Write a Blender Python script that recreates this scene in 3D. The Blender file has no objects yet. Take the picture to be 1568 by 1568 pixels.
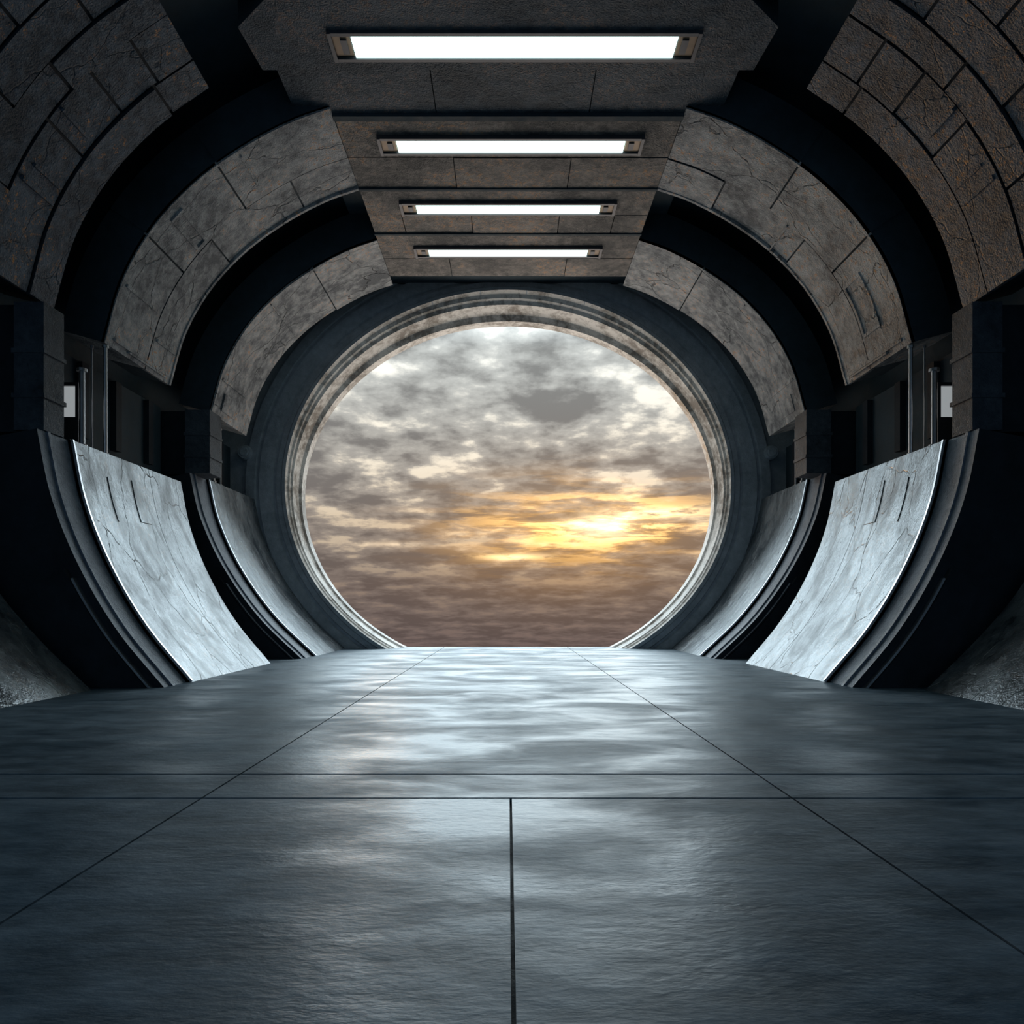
import bpy, math, random
from mathutils import Vector
random.seed(7)
scene = bpy.context.scene
try:
    scene.view_settings.view_transform = 'Standard'
    scene.view_settings.look = 'None'
except Exception as e:
    print(e)

H = 1.45      # eye height
# ------------------------------------------------------------------ materials
class NT:
    def __init__(s, tree):
        s.t = tree; s.n = tree.nodes; s.l = tree.links
    def node(s, typ, **kw):
        n = s.n.new(typ)
        for k, v in kw.items():
            setattr(n, k, v)
        return n
    def put(s, sock, v):
        if isinstance(v, bpy.types.NodeSocket):
            s.l.new(v, sock)
        else:
            sock.default_value = v
    def math(s, op, a, b=0.0, c=0.0, clamp=False):
        n = s.n.new('ShaderNodeMath'); n.operation = op; n.use_clamp = clamp
        s.put(n.inputs[0], a); s.put(n.inputs[1], b)
        if op in ('MULTIPLY_ADD',): s.put(n.inputs[2], c)
        return n.outputs[0]
    def mix(s, fac, a, b, mode='MIX'):
        n = s.n.new('ShaderNodeMix'); n.data_type = 'RGBA'; n.blend_type = mode
        s.put(n.inputs[0], fac); s.put(n.inputs[6], a); s.put(n.inputs[7], b)
        return n.outputs[2]
    def ramp(s, fac, stops, interp='LINEAR'):
        n = s.n.new('ShaderNodeValToRGB'); n.color_ramp.interpolation = interp
        e = n.color_ramp.elements
        while len(e) < len(stops): e.new(0.5)
        for i, (p, c) in enumerate(stops):
            e[i].position = p
            e[i].color = (c, c, c, 1) if isinstance(c, (int, float)) else (*c, 1)
        s.l.new(fac, n.inputs[0])
        return n.outputs[0]
    def noise(s, vec, scale, detail=6, rough=0.55, dist=0.0):
        n = s.n.new('ShaderNodeTexNoise')
        n.inputs['Scale'].default_value = scale; n.inputs['Detail'].default_value = detail
        n.inputs['Roughness'].default_value = rough; n.inputs['Distortion'].default_value = dist
        s.l.new(vec, n.inputs['Vector'])
        return n.outputs['Fac']
    def maprange(s, v, a, b, c, d, smooth=False):
        n = s.n.new('ShaderNodeMapRange'); n.clamp = True
        if smooth: n.interpolation_type = 'SMOOTHSTEP'
        s.put(n.inputs[0], v)
        for i, x in enumerate((a, b, c, d)): n.inputs[i+1].default_value = x
        return n.outputs[0]
    def mapping(s, vec, scale):
        n = s.n.new('ShaderNodeMapping'); n.inputs['Scale'].default_value = scale
        s.l.new(vec, n.inputs['Vector']); return n.outputs[0]

def concrete(name, dark, light, rough=(0.5, 0.8), orange=0.0, bump=0.25, scale=1.0, stretch=(1, 1, 1),
             cracks=0.0, metallic=0.0, spec=0.5, fine=30.0, bdist=0.03, n2s=4.0, patchy=False, con=(0.36, 0.64), finew=0.35, oth=0.53, ob=0.48):
    m = bpy.data.materials.new(name); m.use_nodes = True
    t = NT(m.node_tree); b = m.node_tree.nodes['Principled BSDF']
    tc = t.node('ShaderNodeTexCoord').outputs['Object']
    v = t.mapping(tc, stretch)
    n1 = t.noise(v, 0.6*scale, 5, 0.62, 0)
    n2 = t.noise(v, n2s*scale, 6, 0.68, 0)
    f = t.math('ADD', t.math('MULTIPLY', n1, 0.5), t.math('MULTIPLY', n2, 0.5))
    f = t.maprange(f, con[0], con[1], 0, 1)
    col = t.mix(f, (*dark, 1), (*light, 1))
    if orange > 0:
        big = t.maprange(n1, ob, ob+0.08, 0, 1)
        sm = t.maprange(t.noise(tc, 8.0, 6, 0.85, 0), oth, oth+0.05, 0, 1)
        o = t.math('MULTIPLY', t.math('MULTIPLY', big, sm), orange)
        col = t.mix(o, col, (0.68, 0.31, 0.09, 1))
    h = n2
    if fine:
        n3 = t.noise(v, fine, 2, 0.6)
        h = t.math('ADD', t.math('MULTIPLY', n2, 0.7), t.math('MULTIPLY', n3, finew))
    if cracks > 0:
        vo = t.node('ShaderNodeTexVoronoi', feature='DISTANCE_TO_EDGE')
        vo.inputs['Scale'].default_value = 0.42
        wob = t.node('ShaderNodeVectorMath', operation='ADD')
        nn = t.node('ShaderNodeTexNoise'); nn.inputs['Scale'].default_value = 1.2; nn.inputs['Detail'].default_value = 4
        t.l.new(tc, nn.inputs['Vector']); t.l.new(t.mapping(tc, (1.0, 2.2, 1.0)), wob.inputs[0]); t.l.new(nn.outputs['Color'], wob.inputs[1])
        t.l.new(wob.outputs[0], vo.inputs['Vector'])
        cr = t.math('MULTIPLY', t.maprange(vo.outputs['Distance'], 0.0, 0.010, 1, 0), t.maprange(n2, 0.42, 0.55, 0, 1))
        h = t.math('SUBTRACT', h, t.math('MULTIPLY', cr, cracks*1.2))
        col = t.mix(t.math('MULTIPLY', cr, cracks), col, (*[c*0.25 for c in dark], 1))
    t.l.new(col, b.inputs['Base Color'])
    rs = t.noise(v, 1.1, 5, 0.6, 0.5) if patchy else n2
    t.l.new(t.maprange(rs, 0.38 if patchy else 0.3, 0.62 if patchy else 0.7, rough[0], rough[1]), b.inputs['Roughness'])
    b.inputs['Metallic'].default_value = metallic
    b.inputs['Specular IOR Level'].default_value = spec
    bp = t.node('ShaderNodeBump'); bp.inputs['Strength'].default_value = bump; bp.inputs['Distance'].default_value = bdist
    t.l.new(h, bp.inputs['Height']); t.l.new(bp.outputs[0], b.inputs['Normal'])
    return m

def simple(name, col, rough=0.5, metallic=0.0, emit=None, es=0):
    m = bpy.data.materials.new(name); m.use_nodes = True
    t = NT(m.node_tree); b = m.node_tree.nodes['Principled BSDF']
    tc = t.node('ShaderNodeTexCoord').outputs['Object']
    n = t.noise(tc, 5, 3, 0.6)
    t.l.new(t.mix(n, (*[c*0.75 for c in col], 1), (*[min(1, c*1.25) for c in col], 1)), b.inputs['Base Color'])
    b.inputs['Roughness'].default_value = rough; b.inputs['Metallic'].default_value = metallic
    if emit:
        b.inputs['Emission Color'].default_value = (*emit, 1)
        b.inputs['Emission Strength'].default_value = es
    return m

M_dark = concrete('shaded_dark_concrete', (0.018, 0.032, 0.042), (0.048, 0.074, 0.092), (0.6, 0.9), bump=0.5, fine=0)  # dark tone puts shade of camera-facing sides and recesses into the colour
M_black = concrete('shaded_black_concrete', (0.010, 0.014, 0.019), (0.030, 0.039, 0.050), (0.55, 0.8), bump=0.6, spec=0.3, fine=0)  # near-black for unlit rib fronts, shade painted in; also backs the joints
M_bandA = concrete('arch_concrete_weathered_shaded', (0.026, 0.042, 0.062), (0.145, 0.19, 0.24), (0.30, 0.55), orange=1.0, bump=1.0, cracks=0.4, n2s=5.0, bdist=0.11, con=(0.42, 0.60), oth=0.565, ob=0.47)  # darker, cooler copy for near arches: light falloff in the colour, plus rust flecks
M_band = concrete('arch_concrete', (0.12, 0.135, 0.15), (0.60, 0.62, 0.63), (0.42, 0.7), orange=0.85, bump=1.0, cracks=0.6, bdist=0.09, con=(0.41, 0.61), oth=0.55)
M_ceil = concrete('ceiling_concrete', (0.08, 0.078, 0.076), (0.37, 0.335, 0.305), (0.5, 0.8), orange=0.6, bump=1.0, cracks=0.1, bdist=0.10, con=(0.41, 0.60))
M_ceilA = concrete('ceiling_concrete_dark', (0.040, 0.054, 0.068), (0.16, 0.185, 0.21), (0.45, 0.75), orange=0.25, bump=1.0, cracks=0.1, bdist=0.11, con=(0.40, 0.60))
M_low = concrete('polished_concrete', (0.035, 0.047, 0.058), (0.25, 0.28, 0.30), (0.10, 0.40), bump=0.6, cracks=0.3, spec=1.0, orange=0.12, stretch=(1.0, 1.2, 0.7), patchy=True, bdist=0.035, con=(0.40, 0.62), metallic=0.30, finew=0.25)
M_rib = concrete('rib_concrete', (0.09, 0.115, 0.15), (0.28, 0.32, 0.38), (0.35, 0.6), bump=1.0, scale=2.0, bdist=0.05)
M_pillar = concrete('pillar_concrete', (0.025, 0.034, 0.043), (0.11, 0.13, 0.155), (0.5, 0.8), bump=1.0, scale=2.0, bdist=0.06)
M_end = concrete('end_wall_concrete', (0.31, 0.34, 0.37), (0.58, 0.61, 0.65), (0.4, 0.65), bump=0.9, bdist=0.05)
M_trim = concrete('ring_trim_concrete', (0.30, 0.26, 0.22), (0.90, 0.86, 0.80), (0.35, 0.6), bump=0.7, cracks=0.3, scale=1.0, con=(0.42, 0.55), bdist=0.03)
M_floor = concrete('floor_polished_concrete', (0.045, 0.080, 0.108), (0.155, 0.215, 0.265), (0.33, 0.60), bump=0.42, stretch=(0.5, 1.0, 1.0),
                   scale=1.2, spec=0.55, fine=22.0, finew=0.22, bdist=0.028, patchy=True, con=(0.42, 0.58))
M_metal = simple('brushed_metal', (0.6, 0.62, 0.65), 0.3, 1.0)
M_frame = simple('light_housing', (0.10, 0.10, 0.11), 0.4, 0.5)
M_brass = simple('lamp_end_fitting', (0.22, 0.16, 0.11), 0.4, 0.4)
M_light = simple('light_panel', (0.8, 0.85, 0.85), 0.4, 0, (0.70, 0.96, 0.92), 3.0)
M_glass = simple('frosted_window_glass', (0.7, 0.75, 0.78), 0.3, 0, (0.75, 0.8, 0.82), 0.35)

# ------------------------------------------------------------------ mesh helpers
class MB:
    def __init__(s, name, mats):
        s.name = name; s.v = []; s.f = []; s.m = []; s.mats = mats; s.sm = []
    def face(s, idx, mi=0, smooth=False):
        s.f.append(idx); s.m.append(mi); s.sm.append(smooth)
    def box(s, x0, x1, y0, y1, z0, z1, mi=0, fm=None):
        b = len(s.v)
        for x in (x0, x1):
            for y in (y0, y1):
                for z in (z0, z1):
                    s.v.append((x, y, z))
        F = [(0, 1, 3, 2), (4, 6, 7, 5), (0, 4, 5, 1), (2, 3, 7, 6), (0, 2, 6, 4), (1, 5, 7, 3)]
        for i, q in enumerate(F):
            s.face([b+k for k in q], fm if (fm is not None and i == 2) else mi)
    def prism(s, poly, z0, z1, mi=0, fm=None):
        b = len(s.v); n = len(poly)
        for z in (z0, z1):
            for x, y in poly: s.v.append((x, y, z))
        s.face([b+i for i in range(n)][::-1], mi); s.face([b+n+i for i in range(n)], mi)
        for i in range(n):
            j = (i+1) % n
            s.face([b+i, b+j, b+n+j, b+n+i], mi if fm is None else fm)
    def cyl(s, x, y, z0, z1, r, mi=0, n=12):
        b = len(s.v)
        for z in (z0, z1):
            for i in range(n):
                a = 2*math.pi*i/n; s.v.append((x+r*math.cos(a), y+r*math.sin(a), z))
        for i in range(n):
            j = (i+1) % n; s.face([b+i, b+j, b+n+j, b+n+i], mi, True)
        s.face([b+i for i in range(n)][::-1], mi); s.face([b+n+i for i in range(n)], mi)
    def cb(s, surf, s0, s1, y0, y1, o0, o1, mi=0, side=1, dark=1, n=None):
        n = n or max(1, int(math.ceil((s1-s0)/0.2)))
        b = len(s.v)
        for i in range(n+1):
            u = s0+(s1-s0)*i/n
            for (y, o) in ((y0, o0), (y0, o1), (y1, o1), (y1, o0)):
                x, z = surf(u, o); s.v.append((side*x, y, z))
        for i in range(n):
            for k in range(4):
                k2 = (k+1) % 4
                q = [b+4*i+k, b+4*i+k2, b+4*(i+1)+k2, b+4*(i+1)+k]
                if side < 0: q = q[::-1]
                s.face(q, mi if k == 1 else dark, True)  # non-inner faces take the dark slot: shade painted by orientation
        s.face([b, b+1, b+2, b+3], mi); e = b+4*n
        s.face([e+3, e+2, e+1, e], dark)
    def build(s, parent=None):
        me = bpy.data.meshes.new(s.name); me.from_pydata(s.v, [], s.f); me.update()
        for m in s.mats: me.materials.append(m)
        for p, mi in zip(me.polygons, s.m):
            p.material_index = mi
        import bmesh
        bm = bmesh.new(); bm.from_mesh(me); bmesh.ops.recalc_face_normals(bm, faces=bm.faces)
        for fc in bm.faces: fc.smooth = True
        for ed in bm.edges:
            ed.smooth = not (len(ed.link_faces) != 2 or ed.calc_face_angle(0) > 0.5)
        bm.to_mesh(me); bm.free()
        ob = bpy.data.objects.new(s.name, me); scene.collection.objects.link(ob)
        if parent: ob.parent = parent
        return ob

def catmull(pts, k=10):
    out = []
    P = [(2*pts[0][0]-pts[1][0], 2*pts[0][1]-pts[1][1])]+pts+[(2*pts[-1][0]-pts[-2][0], 2*pts[-1][1]-pts[-2][1])]
    for i in range(1, len(P)-2):
        p0, p1, p2, p3 = P[i-1:i+3]
        for j in range(k):
            t = j/k
            out.append(tuple(0.5*((2*p1[c])+(-p0[c]+p2[c])*t+(2*p0[c]-5*p1[c]+4*p2[c]-p3[c])*t*t+(-p0[c]+3*p1[c]-3*p2[c]+p3[c])*t**3) for c in (0, 1)))
    out.append(pts[-1]); return out

class Surf:
    """profile in XZ for the positive-X side, listed bottom to top; inward normal points to axis."""
    def __init__(s, pts, zmin=-0.05, zmax=99):
        s.p = catmull(pts); s.L = [0.0]; s.zmin = zmin; s.zmax = zmax
        for a, b in zip(s.p, s.p[1:]): s.L.append(s.L[-1]+math.hypot(b[0]-a[0], b[1]-a[1]))
        s.len = s.L[-1]
    def __call__(s, u, o):
        u = max(0, min(s.len, u))
        i = 0
        while i < len(s.L)-2 and s.L[i+1] < u: i += 1
        t = (u-s.L[i])/(s.L[i+1]-s.L[i]); a, b = s.p[i], s.p[i+1]
        x = a[0]+(b[0]-a[0])*t; z = a[1]+(b[1]-a[1])*t
        i0 = max(0, i-2); i1 = min(len(s.p)-1, i+3)
        dx = s.p[i1][0]-s.p[i0][0]; dz = s.p[i1][1]-s.p[i0][1]; l = math.hypot(dx, dz)
        nx, nz = -dz/l, dx/l
        return x+nx*o, min(s.zmax, max(s.zmin, z+nz*o))

UP = Surf([(8.62, 7.10), (8.22, 8.45), (7.55, 9.60), (6.65, 10.55), (5.60, 11.30), (4.60, 11.82), (3.80, 12.10)])
UPA = Surf([(8.62, 7.10), (8.22, 8.45), (7.55, 9.60), (6.65, 10.55), (5.65, 11.27)])
LB = Surf([(6.15, 0), (7.05, 1.1), (7.75, 2.3), (8.22, 3.5), (8.47, 4.7)], zmax=4.7)
LC = Surf([(5.72, 0), (6.95, 1.2), (7.95, 2.6), (8.60, 4.0), (8.90, 5.25)], zmax=5.25)
LA = Surf([(7.28, 0), (8.2, 0.9), (8.95, 1.8), (9.6, 3.0), (10.0, 4.6)])
SH = Surf([(7.9, -0.05), (9.5, 1.4), (10.3, 3.2), (10.7, 5.2), (10.5, 7.2), (9.75, 9.2), (8.6, 10.9), (7.2, 12.2), (5.6, 13.0), (4.0, 13.3)])
YB = -7.0

# ---------------------------------------------------------------- outer shell walls
for side, nm in ((-1, 'wall_left'), (1, 'wall_right')):
    w = MB(nm, [M_dark, M_dark])
    w.cb(SH, 0, SH.len, YB, 25.5, -0.4, 0, 0, side)
    w.build()

# ---------------------------------------------------------------- arches (upper)
def band(name, S, side, ys, sc, th, mats, extras=(), gap=0.035):
    m = MB(name, mats)
    m.cb(S, 0.02, S.len-0.02, ys[0]+0.02, ys[-1]-0.02, -th, -0.07, 1, side)
    for i in range(len(ys)-1):
        cuts = sc[i % len(sc)]
        cuts = [0]+[c*S.len for c in cuts]+[S.len]
        for a, b in zip(cuts, cuts[1:]):
            j = random.uniform(-0.035, 0.03)
            g0 = 0 if a == 0 else gap/2; g1 = 0 if b == S.len else gap/2
            h0 = 0 if i == 0 else gap/2; h1 = 0 if i == len(ys)-2 else gap/2
            m.cb(S, a+g0, b-g1, ys[i]+h0, ys[i+1]-h1, -th if i == 0 else -0.10, j, 0, side)
    for (s0, s1, y0, y1, o) in extras:
        m.cb(S, s0*S.len, s1*S.len, y0, y1, -0.05, o, 0, side, dark=0)
    return m.build()

def frame_rect(s0, s1, y0, y1, t=0.010, o=0.05, ty=0.06):
    return [(s0, s0+t, y0, y1, o), (s1-t, s1, y0, y1, o), (s0+t, s1-t, y0, y0+ty, o), (s0+t, s1-t, y1-ty, y1, o)]

for side in (-1, 1):
    band('weathered_shaded_arch', UPA, side, [YB, -2, 2, 5.5, 8.6, 10.6, 11.3, 11.9, 12.9, 13.6],
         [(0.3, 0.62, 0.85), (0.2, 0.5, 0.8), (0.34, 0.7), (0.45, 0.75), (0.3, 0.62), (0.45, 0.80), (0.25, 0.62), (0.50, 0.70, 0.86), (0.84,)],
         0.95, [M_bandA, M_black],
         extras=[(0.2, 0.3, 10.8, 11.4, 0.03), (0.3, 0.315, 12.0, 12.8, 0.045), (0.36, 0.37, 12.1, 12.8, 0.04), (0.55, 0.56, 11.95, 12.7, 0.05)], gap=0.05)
    ex = [(0.02, 0.03, 15.6, 18.0, 0.05)]
    if side > 0: ex += frame_rect(0.10, 0.28, 16.2, 16.95)+[(0.40, 0.41, 15.5, 16.9, 0.04), (0.55, 0.555, 17.1, 18.2, 0.04)]
    else: ex += frame_rect(0.42, 0.47, 15.6, 16.9)+[(0.18, 0.19, 15.5, 16.8, 0.04), (0.10, 0.11, 17.2, 18.1, 0.05), (0.70, 0.705, 15.5, 16.9, 0.04)]
    ex += [(0.012, 0.018, 16.2, 17.9, 0.07), (0.0, 1.0, 18.22, 18.3, 0.03), (0.0, 1.0, 15.3, 15.36, 0.03)]
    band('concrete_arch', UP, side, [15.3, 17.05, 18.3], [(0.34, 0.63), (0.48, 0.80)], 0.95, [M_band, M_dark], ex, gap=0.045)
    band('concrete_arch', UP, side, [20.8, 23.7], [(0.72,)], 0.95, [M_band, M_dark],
         [(0.03, 0.10, 21.4, 22.4, 0.03), (0.14, 0.15, 21.0, 22.8, 0.03), (0.0, 1.0, 20.8, 20.88, 0.03), (0.5, 0.505, 21.0, 23.5, 0.03)])

# ---------------------------------------------------------------- lower walls
def lower(name, S, side, ys, sc, mat, th, extras=()):
    m = MB(name, [mat, M_black, M_metal])
    m.cb(S, 0, S.len-0.02, ys[0]+0.05, ys[-1]-0.02, -th, -0.10, 1, side)
    for i in range(len(ys)-1):
        cuts = [0]+[c*S.len for c in sc[i % len(sc)]]+[S.len]
        for a, b in zip(cuts, cuts[1:]):
            g0 = 0 if a == 0 else 0.010; g1 = 0 if b == S.len else 0.010
            m.cb(S, a+g0, b-g1, ys[i]+(0.010 if i else 0), ys[i+1]-0.010, -0.12, 0, 0, side)
    for e in extras: m.cb(S, e[0]*S.len, e[1]*S.len, e[2], e[3], -0.05, e[4], e[5], side, dark=e[5])
    return m.build()

for side in (-1, 1):
    lower('lower_wall_segment', LA, side, [YB, -2, 3, 8, 12.56], [()], M_low, 0.5)
    lower('lower_wall_segment', LB, side, [13.9, 16.9, 18.6], [(), ()], M_low, 1.0,
          [(0.0, 1.0, 13.9, 13.95, 0.05, 2), (0.72, 0.9, 15.0, 15.04, 0.015, 0), (0.74, 0.92, 16.0, 16.5, 0.015, 0)])
    lower('lower_wall_segment', LC, side, [21.3, 25.2], [()], M_low, 1.0, [(0.0, 1.0, 21.3, 21.36, 0.04, 2)])
    for (S, y0, y1, zt, px0, px1, pt) in ((LB, 13.0, 13.9, 4.7, 8.50, 9.05, 7.05), (LC, 20.2, 21.3, 5.25, 8.45, 9.15, 7.05)):
        r = MB('curved_rib', [M_rib, M_black, M_metal, M_pillar])
        r.cb(S, 0, S.len, y0, y1, -1.6, -0.06, 0, side)
        r.cb(S, 0, S.len, y0+0.25, y0+0.33, -0.06, -0.02, 0, side, dark=0)
        r.cb(S, 0.0, S.len*0.48, y0-0.12, y0, -0.24, -0.20, 2 if S is LB else 0, side, dark=2 if S is LB else 1)
        r.cb(S, 0.0, S.len*0.52, y0-0.12, y0, -0.9, -0.26, 1, side, dark=1)
        xs = sorted((side*px0, side*px1))
        r.box(xs[0], xs[1], y0+0.15, y1-0.15, zt, pt, 3)
        for q in (0.25, 0.6):
            r.box(xs[0]-0.03, xs[1]+0.03, y0+0.12, y1-0.12, zt+(pt-zt)*q, zt+(pt-zt)*q+0.08, 3)
        xs = sorted((side*px1, side*10.4))
        r.box(xs[0], xs[1], y0+0.3, y1, zt, 7.05, 1)
        r.build()
    g = MB('slot_wall', [M_black, M_dark])
    xs = sorted((side*9.75, side*10.1))
    g.box(xs[0], xs[1], 13.95, 20.15, 4.75, 7.05, 1); g.box(xs[0], xs[1], 21.35, 25.2, 5.3, 7.05, 1)
    for yy in (16.2, 17.6, 19.2, 22.6, 24.0):
        xs2 = sorted((side*9.6, side*9.75)); g.box(xs2[0], xs2[1], yy, yy+0.25, 5.3, 7.0, 0)
    g.build()

def pole(x, y, z0, z1, r=0.035):
    p = MB('metal_pole', [M_metal])
    p.cyl(x, y, z0, z1, r); p.cyl(x, y, z0, z0+0.06, r*1.8); p.cyl(x, y, z1-0.06, z1, r*1.8)
    p.build()
for side in (-1, 1):
    pole(side*8.66, 14.6, 4.7, 6.3, 0.055)
    pole(side*8.66, 15.45, 4.7, 7.08, 0.04)
    pole(side*8.95, 15.45, 4.7, 7.08, 0.02)
    pole(side*8.98, 21.9, 5.25, 7.08, 0.045)
    pole(side*9.05, 22.6, 5.25, 7.08, 0.03)
for i, side in enumerate((-1, 1)):
    w = MB('window_%d' % (i+2), [M_frame, M_glass])
    xa, xb = sorted((side*8.98, side*9.30))
    w.box(xa, xb, 14.95, 15.0, 5.40, 6.05, 1)
    w.box(xa-0.07, xa, 14.9, 15.05, 5.28, 6.12); w.box(xb, xb+0.07, 14.9, 15.05, 5.28, 6.12)
    w.box(xa, xb, 14.9, 15.05, 5.28, 5.40); w.box(xa, xb, 14.9, 15.05, 6.05, 6.12)
    w.box(xa-0.07, xb+0.07, 14.9, 15.05, 4.7, 5.28)
    w.build()

# ---------------------------------------------------------------- ceiling
ZC = 12.10
c = MB('ceiling', [M_ceil, M_dark, M_ceilA])
c.box(-4.6, 4.6, YB, 25.5, ZC+0.75, ZC+1.2, 1)
lights = [(13.57, 6.08, 0.50, 0.12), (16.5, 5.2, 0.40, 0.06), (19.1, 4.86, 0.38, 0.0), (21.45, 4.72, 0.36, 0.0)]
def slab(y0, y1, hw, cuts, z0=ZC, z1=ZC+0.8, mi=0):
    cs = [-hw]+cuts+[hw]
    c.box(-hw+0.01, hw-0.01, y0+0.01, y1-0.01, z0+0.08, z1, 1)
    for a, b in zip(cs, cs[1:]):
        z = z0+random.uniform(-0.012, 0.012)
        c.box(a+0.012, b-0.012, y0, y1, z, z0+0.1, mi, 1)
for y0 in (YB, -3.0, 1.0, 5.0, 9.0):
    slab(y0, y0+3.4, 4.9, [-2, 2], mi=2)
c.prism([(-4.2, 12.50), (4.2, 12.50), (4.95, 13.15), (4.85, 14.20), (-4.85, 14.20), (-4.95, 13.15)], ZC-0.03, ZC+0.8, 2, 1)
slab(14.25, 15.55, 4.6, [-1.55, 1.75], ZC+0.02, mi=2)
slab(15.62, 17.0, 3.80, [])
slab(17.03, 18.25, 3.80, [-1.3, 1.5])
c.box(-3.8, 3.8, 15.50, 15.66, ZC-0.06, ZC+0.3, 1)
slab(18.32, 19.5, 3.80, []); slab(19.53, 20.45, 3.80, [-2.9, -1.0, 1.4, 2.9])
c.box(-3.8, 3.8, 18.24, 18.33, ZC-0.04, ZC+0.3, 1)
slab(20.5, 21.9, 3.80, []); slab(21.93, 23.1, 3.80, [-1.8, 1.8])
c.box(-3.8, 3.8, 20.44, 20.51, ZC-0.04, ZC+0.3, 1)
c.build()

for (y, w, d, xo) in lights:
    L = MB('ceiling_light', [M_frame, M_light, M_brass])
    hw = w/2; x0 = xo-hw; x1 = xo+hw; ya = y-d/2; yb = y+d/2; z = ZC
    L.box(x0, x1, ya, yb, z-0.08, z+0.02, 1)
    e = 0.36
    L.box(x0-e, x1+e, ya-0.10, ya-0.03, z-0.09, z+0.02, 0); L.box(x0-e, x1+e, yb+0.03, yb+0.10, z-0.09, z+0.02, 0)
    L.box(x0-e-0.07, x0-e, ya-0.10, yb+0.10, z-0.10, z+0.02, 0); L.box(x1+e, x1+e+0.07, ya-0.10, yb+0.10, z-0.10, z+0.02, 0)
    L.box(x0-e, x0-0.03, ya, yb, z-0.05, z+0.02, 2); L.box(x1+0.03, x1+e, ya, yb, z-0.05, z+0.02, 2)
    L.box(x0-0.22, x0-0.10, ya+0.08, yb-0.08, z-0.08, z-0.05, 0); L.box(x1+0.10, x1+0.22, ya+0.08, yb-0.08, z-0.08, z-0.05, 0)
    L.build()

# ---------------------------------------------------------------- end wall + round window ring
def arcring(a, b, cz, y, n=128, zb=-0.04):
    t0 = math.asin(max(-1, min(1, (zb-cz)/b)))
    return [(a*math.cos(t0+(math.pi-2*t0)*i/n), y, cz+b*math.sin(t0+(math.pi-2*t0)*i/n)) for i in range(n+1)]
def loft(name, rings, mats, mis):
    m = MB(name, mats); n = len(rings[0])
    for r in rings: m.v += r
    for k in range(len(rings)-1):
        for i in range(n-1):
            m.face([k*n+i, k*n+i+1, (k+1)*n+i+1, (k+1)*n+i], mis[k], False)
    return m
def E(a, y):
    t = (7.79-a)/0.33
    t2 = 0 if t < 0 else min(1, t)
    b = a-0.97-0.18*t2; cz = 5.72-0.25*t2
    return arcring(a, b, cz, y)
w = loft('wall_end', [E(13.5, 25.5), E(9.2, 25.5), E(9.2, 27.0), E(13.5, 27.0)], [M_end], [0, 0, 0]); w.build()
steps = [(9.25, 25.52), (9.25, 25.30), (8.92, 25.26), (8.88, 25.34), (8.80, 25.34), (8.76, 25.24), (8.30, 25.22), (8.26, 25.30), (8.18, 25.30),
         (8.14, 25.20), (7.96, 25.18), (7.92, 25.12), (7.80, 25.10), (7.76, 25.24), (7.70, 25.28), (7.68, 25.36), (7.62, 25.40), (7.56, 25.95), (7.47, 26.0), (7.46, 26.42), (7.6, 26.45), (9.25, 26.45), (9.25, 25.52)]
mi = [0]*12+[1]*9+[0]
mi = mi[:len(steps)-1]
w = loft('window_1', [E(a, y) for a, y in steps], [M_end, M_trim], mi)
def ept(a, th, y):
    t2 = min(1, max(0, (7.79-a)/0.33)); return (a*math.cos(th), y, 5.72-0.25*t2+(a-0.97-0.18*t2)*math.sin(th))
for k in range(22):
    th = -0.7+(math.pi+1.4)*k/21+random.uniform(-0.03, 0.03)
    dth = 0.0022
    b0 = len(w.v)
    for (a, y) in ((8.13, 25.2), (7.96, 25.18), (7.92, 25.12), (7.80, 25.10), (7.76, 25.24)):
        for d in (-dth, dth):
            w.v.append(ept(a, th+d, y-0.006))
    if ept(7.9, th, 25)[2] > 0.05:
        for q in range(4):
            w.face([b0+2*q, b0+2*q+1, b0+2*q+3, b0+2*q+2], 0)
w.build()
for side in (-1, 1):
    bdisc = MB('wall_bolt_plate', [M_end, M_rib])
    n = 20; cx, cz = side*9.25, 6.9
    rr = [(0.0, 25.10), (0.14, 25.10), (0.17, 25.14), (0.22, 25.14), (0.25, 25.19), (0.27, 25.48)]
    for r, y in rr:
        for i in range(n):
            a = 2*math.pi*i/n; bdisc.v.append((cx+r*math.cos(a), y, cz+r*math.sin(a)))
    for k in range(len(rr)-1):
        for i in range(n):
            bdisc.face([k*n+i, k*n+(i+1) % n, (k+1)*n+(i+1) % n, (k+1)*n+i], 0)
    bdisc.build()

# ---------------------------------------------------------------- floor
f = MB('floor', [M_floor, M_black])
f.box(-9.9, 9.9, YB, 26.35, -0.5, -0.04, 1)
g = 0.009; gy = 0.016
def tile(x0, x1, y0, y1): f.box(x0+g, x1-g, y0+gy, y1-gy, -0.06, 0.0, 0)
XL, XR, XE = -2.33, 2.16, 9.8
for (y0, y1, mid) in ((YB, -2, 1), (-2, 5.46, 1), (5.46, 6.25, 0), (6.25, 26.4, 0)):
    tile(-XE, XL, y0, y1); tile(XR, XE, y0, y1)
    if mid: tile(XL, 0.02, y0, y1); tile(0.02, XR, y0, y1)
    else: tile(XL, XR, y0, y1)
f.build()

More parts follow.
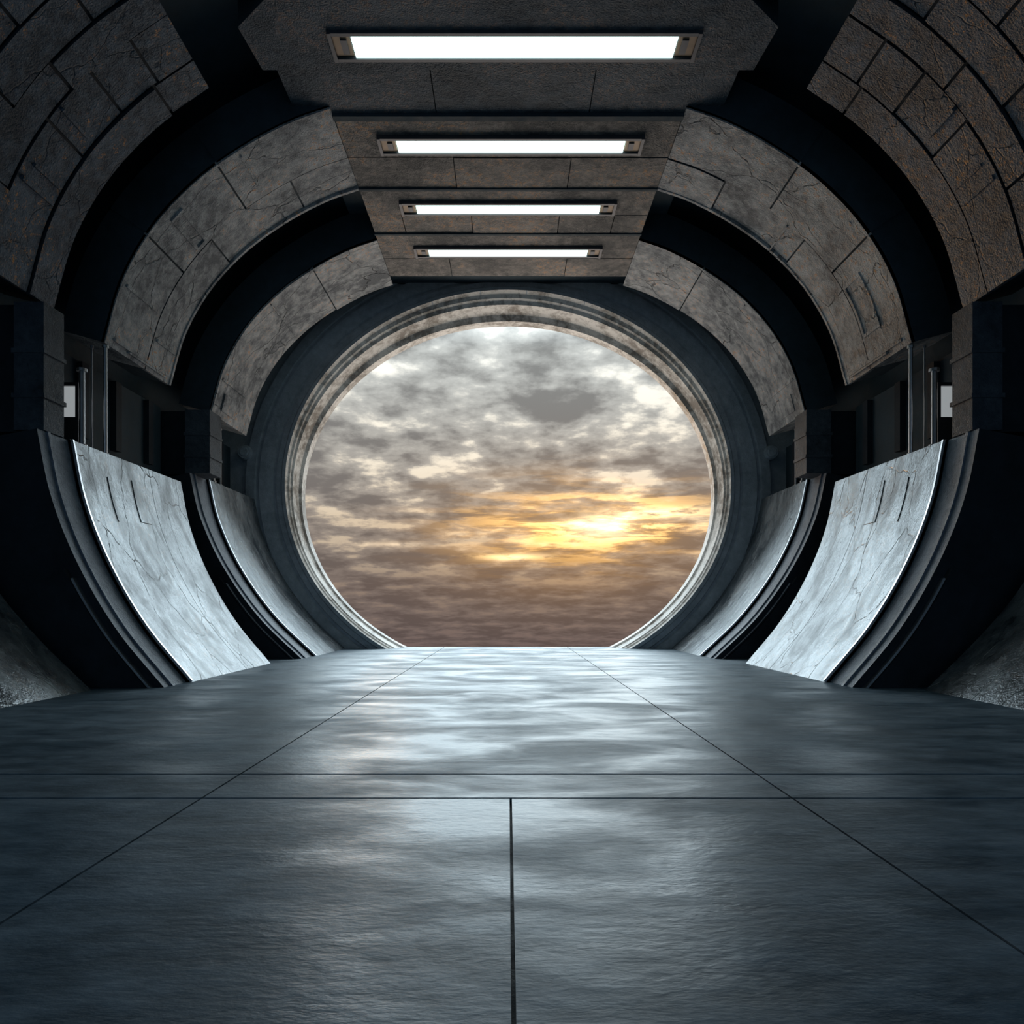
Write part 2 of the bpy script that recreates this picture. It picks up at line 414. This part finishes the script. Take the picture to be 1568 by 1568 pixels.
# ---------------------------------------------------------------- world sky
world = bpy.data.worlds.new('sunset_sky'); scene.world = world; world.use_nodes = True
t = NT(world.node_tree); bg = world.node_tree.nodes['Background']
tc = t.node('ShaderNodeTexCoord').outputs['Generated']
sp = t.node('ShaderNodeSeparateXYZ'); t.l.new(tc, sp.inputs[0]); X, Y, Z = sp.outputs
tt = t.math('MAXIMUM', t.math('ADD', Z, 0.20), 0.05)
cv = t.node('ShaderNodeCombineXYZ')
t.l.new(t.math('DIVIDE', X, tt), cv.inputs[0]); t.l.new(t.math('DIVIDE', Y, tt), cv.inputs[1])
cv.inputs[2].default_value = 5.3
P = cv.outputs[0]
n1 = t.noise(P, 3.4, 10, 0.52, 0.1)
n2 = t.noise(P, 10.0, 8, 0.58, 0.1)
cl0 = t.math('ADD', t.math('MULTIPLY', n1, 0.70), t.math('MULTIPLY', n2, 0.30))
cl = t.maprange(cl0, 0.42, 0.55, 0, 1, True)
hi = t.maprange(cl0, 0.525, 0.61, 0, 1, True)
el = t.maprange(Z, -0.5, 1.0, 0, 1)
def e(z): return (z+0.5)/1.5
dk = t.ramp(el, [(0.0, (1.3, 1.15, 1.0)), (e(-.12), (.5, .4, .35)), (e(-.06), (.100, .074, .070)), (e(.03), (.125, .097, .088)), (e(.12), (.165, .146, .136)), (e(.22), (.21, .20, .19)), (e(.34), (.27, .28, .275)), (e(.5), (1.2, 1.4, 1.5)), (e(.9), (1.7, 2.0, 2.2))])  # below horizon and overhead brightened out of view, added to light the interior
lt = t.ramp(el, [(0.0, (1.6, 1.45, 1.3)), (e(-.12), (.6, .5, .42)), (e(-.06), (.135, .100, .094)), (e(.03), (.19, .15, .132)), (e(.12), (.33, .285, .245)), (e(.22), (.47, .45, .41)), (e(.34), (.63, .66, .64)), (e(.5), (2.0, 2.3, 2.4)), (e(.9), (2.6, 3.0, 3.2))])  # same added brightening at both ends, outside the visible sky
hc = t.ramp(el, [(0.0, 0.0), (e(-.06), (.02, .01, .01)), (e(.03), (.08, .055, .03)), (e(.12), (.36, .28, .17)), (e(.22), (.55, .48, .36)), (e(.34), (.50, .49, .44)), (e(.6), 0.5)])
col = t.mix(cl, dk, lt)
def addc(base, fac, colr):
    return t.mix(1.0, base, t.mix(fac, (0, 0, 0, 1), (*colr, 1) if isinstance(colr, tuple) else colr), 'ADD')
col = addc(col, hi, hc)
def gauss(cx, cz, sx, sz):
    a = t.math('DIVIDE', t.math('SUBTRACT', X, cx), sx); b = t.math('DIVIDE', t.math('SUBTRACT', Z, cz), sz)
    r = t.math('ADD', t.math('MULTIPLY', a, a), t.math('MULTIPLY', b, b))
    g_ = t.math('EXPONENT', t.math('MULTIPLY', r, -1.0))
    return t.math('MULTIPLY', g_, t.math('GREATER_THAN', Y, 0.0))
G0 = gauss(0.10, 0.10, 0.22, 0.095)
G1 = gauss(0.10, 0.112, 0.15, 0.050)
G2 = gauss(0.13, 0.116, 0.13, 0.034)
G3 = gauss(0.125, 0.112, 0.036, 0.013)
st = t.noise(t.mapping(tc, (7, 1, 50)), 1.0, 8, 0.60, 0.35)
st2 = t.maprange(st, 0.49, 0.57, 0, 1, True)
st1 = t.maprange(st, 0.40, 0.59, 0.15, 1, True)
col = addc(col, G0, (0.14, 0.060, 0.0))
col = addc(col, t.math('MULTIPLY', G1, st1), (0.80, 0.36, 0.0))
col = addc(col, t.math('MULTIPLY', G2, st2), (1.6, 1.0, 0.40))
col = addc(col, t.math('MULTIPLY', G3, t.maprange(st, 0.4, 0.55, 0.3, 1)), (1.9, 1.5, 0.9))
thin = t.maprange(t.noise(t.mapping(tc, (22, 1, 60)), 1.0, 4, 0.6, 0.3), 0.38, 0.5, 0, 1)
col = addc(col, t.math('MULTIPLY', gauss(0.008, 0.070, 0.045, 0.0045), thin), (1.6, 1.05, 0.45))
col = addc(col, t.math('MULTIPLY', gauss(0.21, 0.128, 0.075, 0.006), thin), (1.4, 1.0, 0.5))
col = addc(col, t.math('MULTIPLY', gauss(-0.16, 0.086, 0.05, 0.004), thin), (0.5, 0.38, 0.24))
back = t.maprange(Y, -0.35, 0.25, 0.0, 1.0)
col = t.mix(back, (0.16, 0.26, 0.37, 1), col)  # cool fill colour added behind the camera
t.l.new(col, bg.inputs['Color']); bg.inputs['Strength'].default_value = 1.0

# soft cloud-filtered daylight and a low warm fill added left of the sky's glow
def sun(name, energy, color, ang, d):
    sl = bpy.data.lights.new(name, 'SUN'); so = bpy.data.objects.new(name, sl); scene.collection.objects.link(so)
    sl.energy = energy; sl.color = color; sl.angle = math.radians(ang)
    so.location = Vector(d)*60
    so.rotation_euler = Vector(d).to_track_quat('Z', 'Y').to_euler()
sun('sky_daylight', 1.6, (0.70, 0.89, 1.0), 44, (0, math.cos(math.radians(25)), math.sin(math.radians(25))))
sun('warm_fill_sun', 0.35, (1.0, 0.58, 0.26), 12, (-0.26, 1.0, 0.03))  # added to warm the right side; set off from the sky's sun glow

# ---------------------------------------------------------------- camera
cam = bpy.data.cameras.new('camera'); co = bpy.data.objects.new('camera', cam); scene.collection.objects.link(co)
co.location = (0, 0, H); co.rotation_euler = (math.radians(90), 0, 0)
cam.sensor_width = 36; cam.lens = 36*1100/1568
cam.shift_y = 146/1568; cam.shift_x = 6/1568
cam.clip_end = 500
scene.camera = co
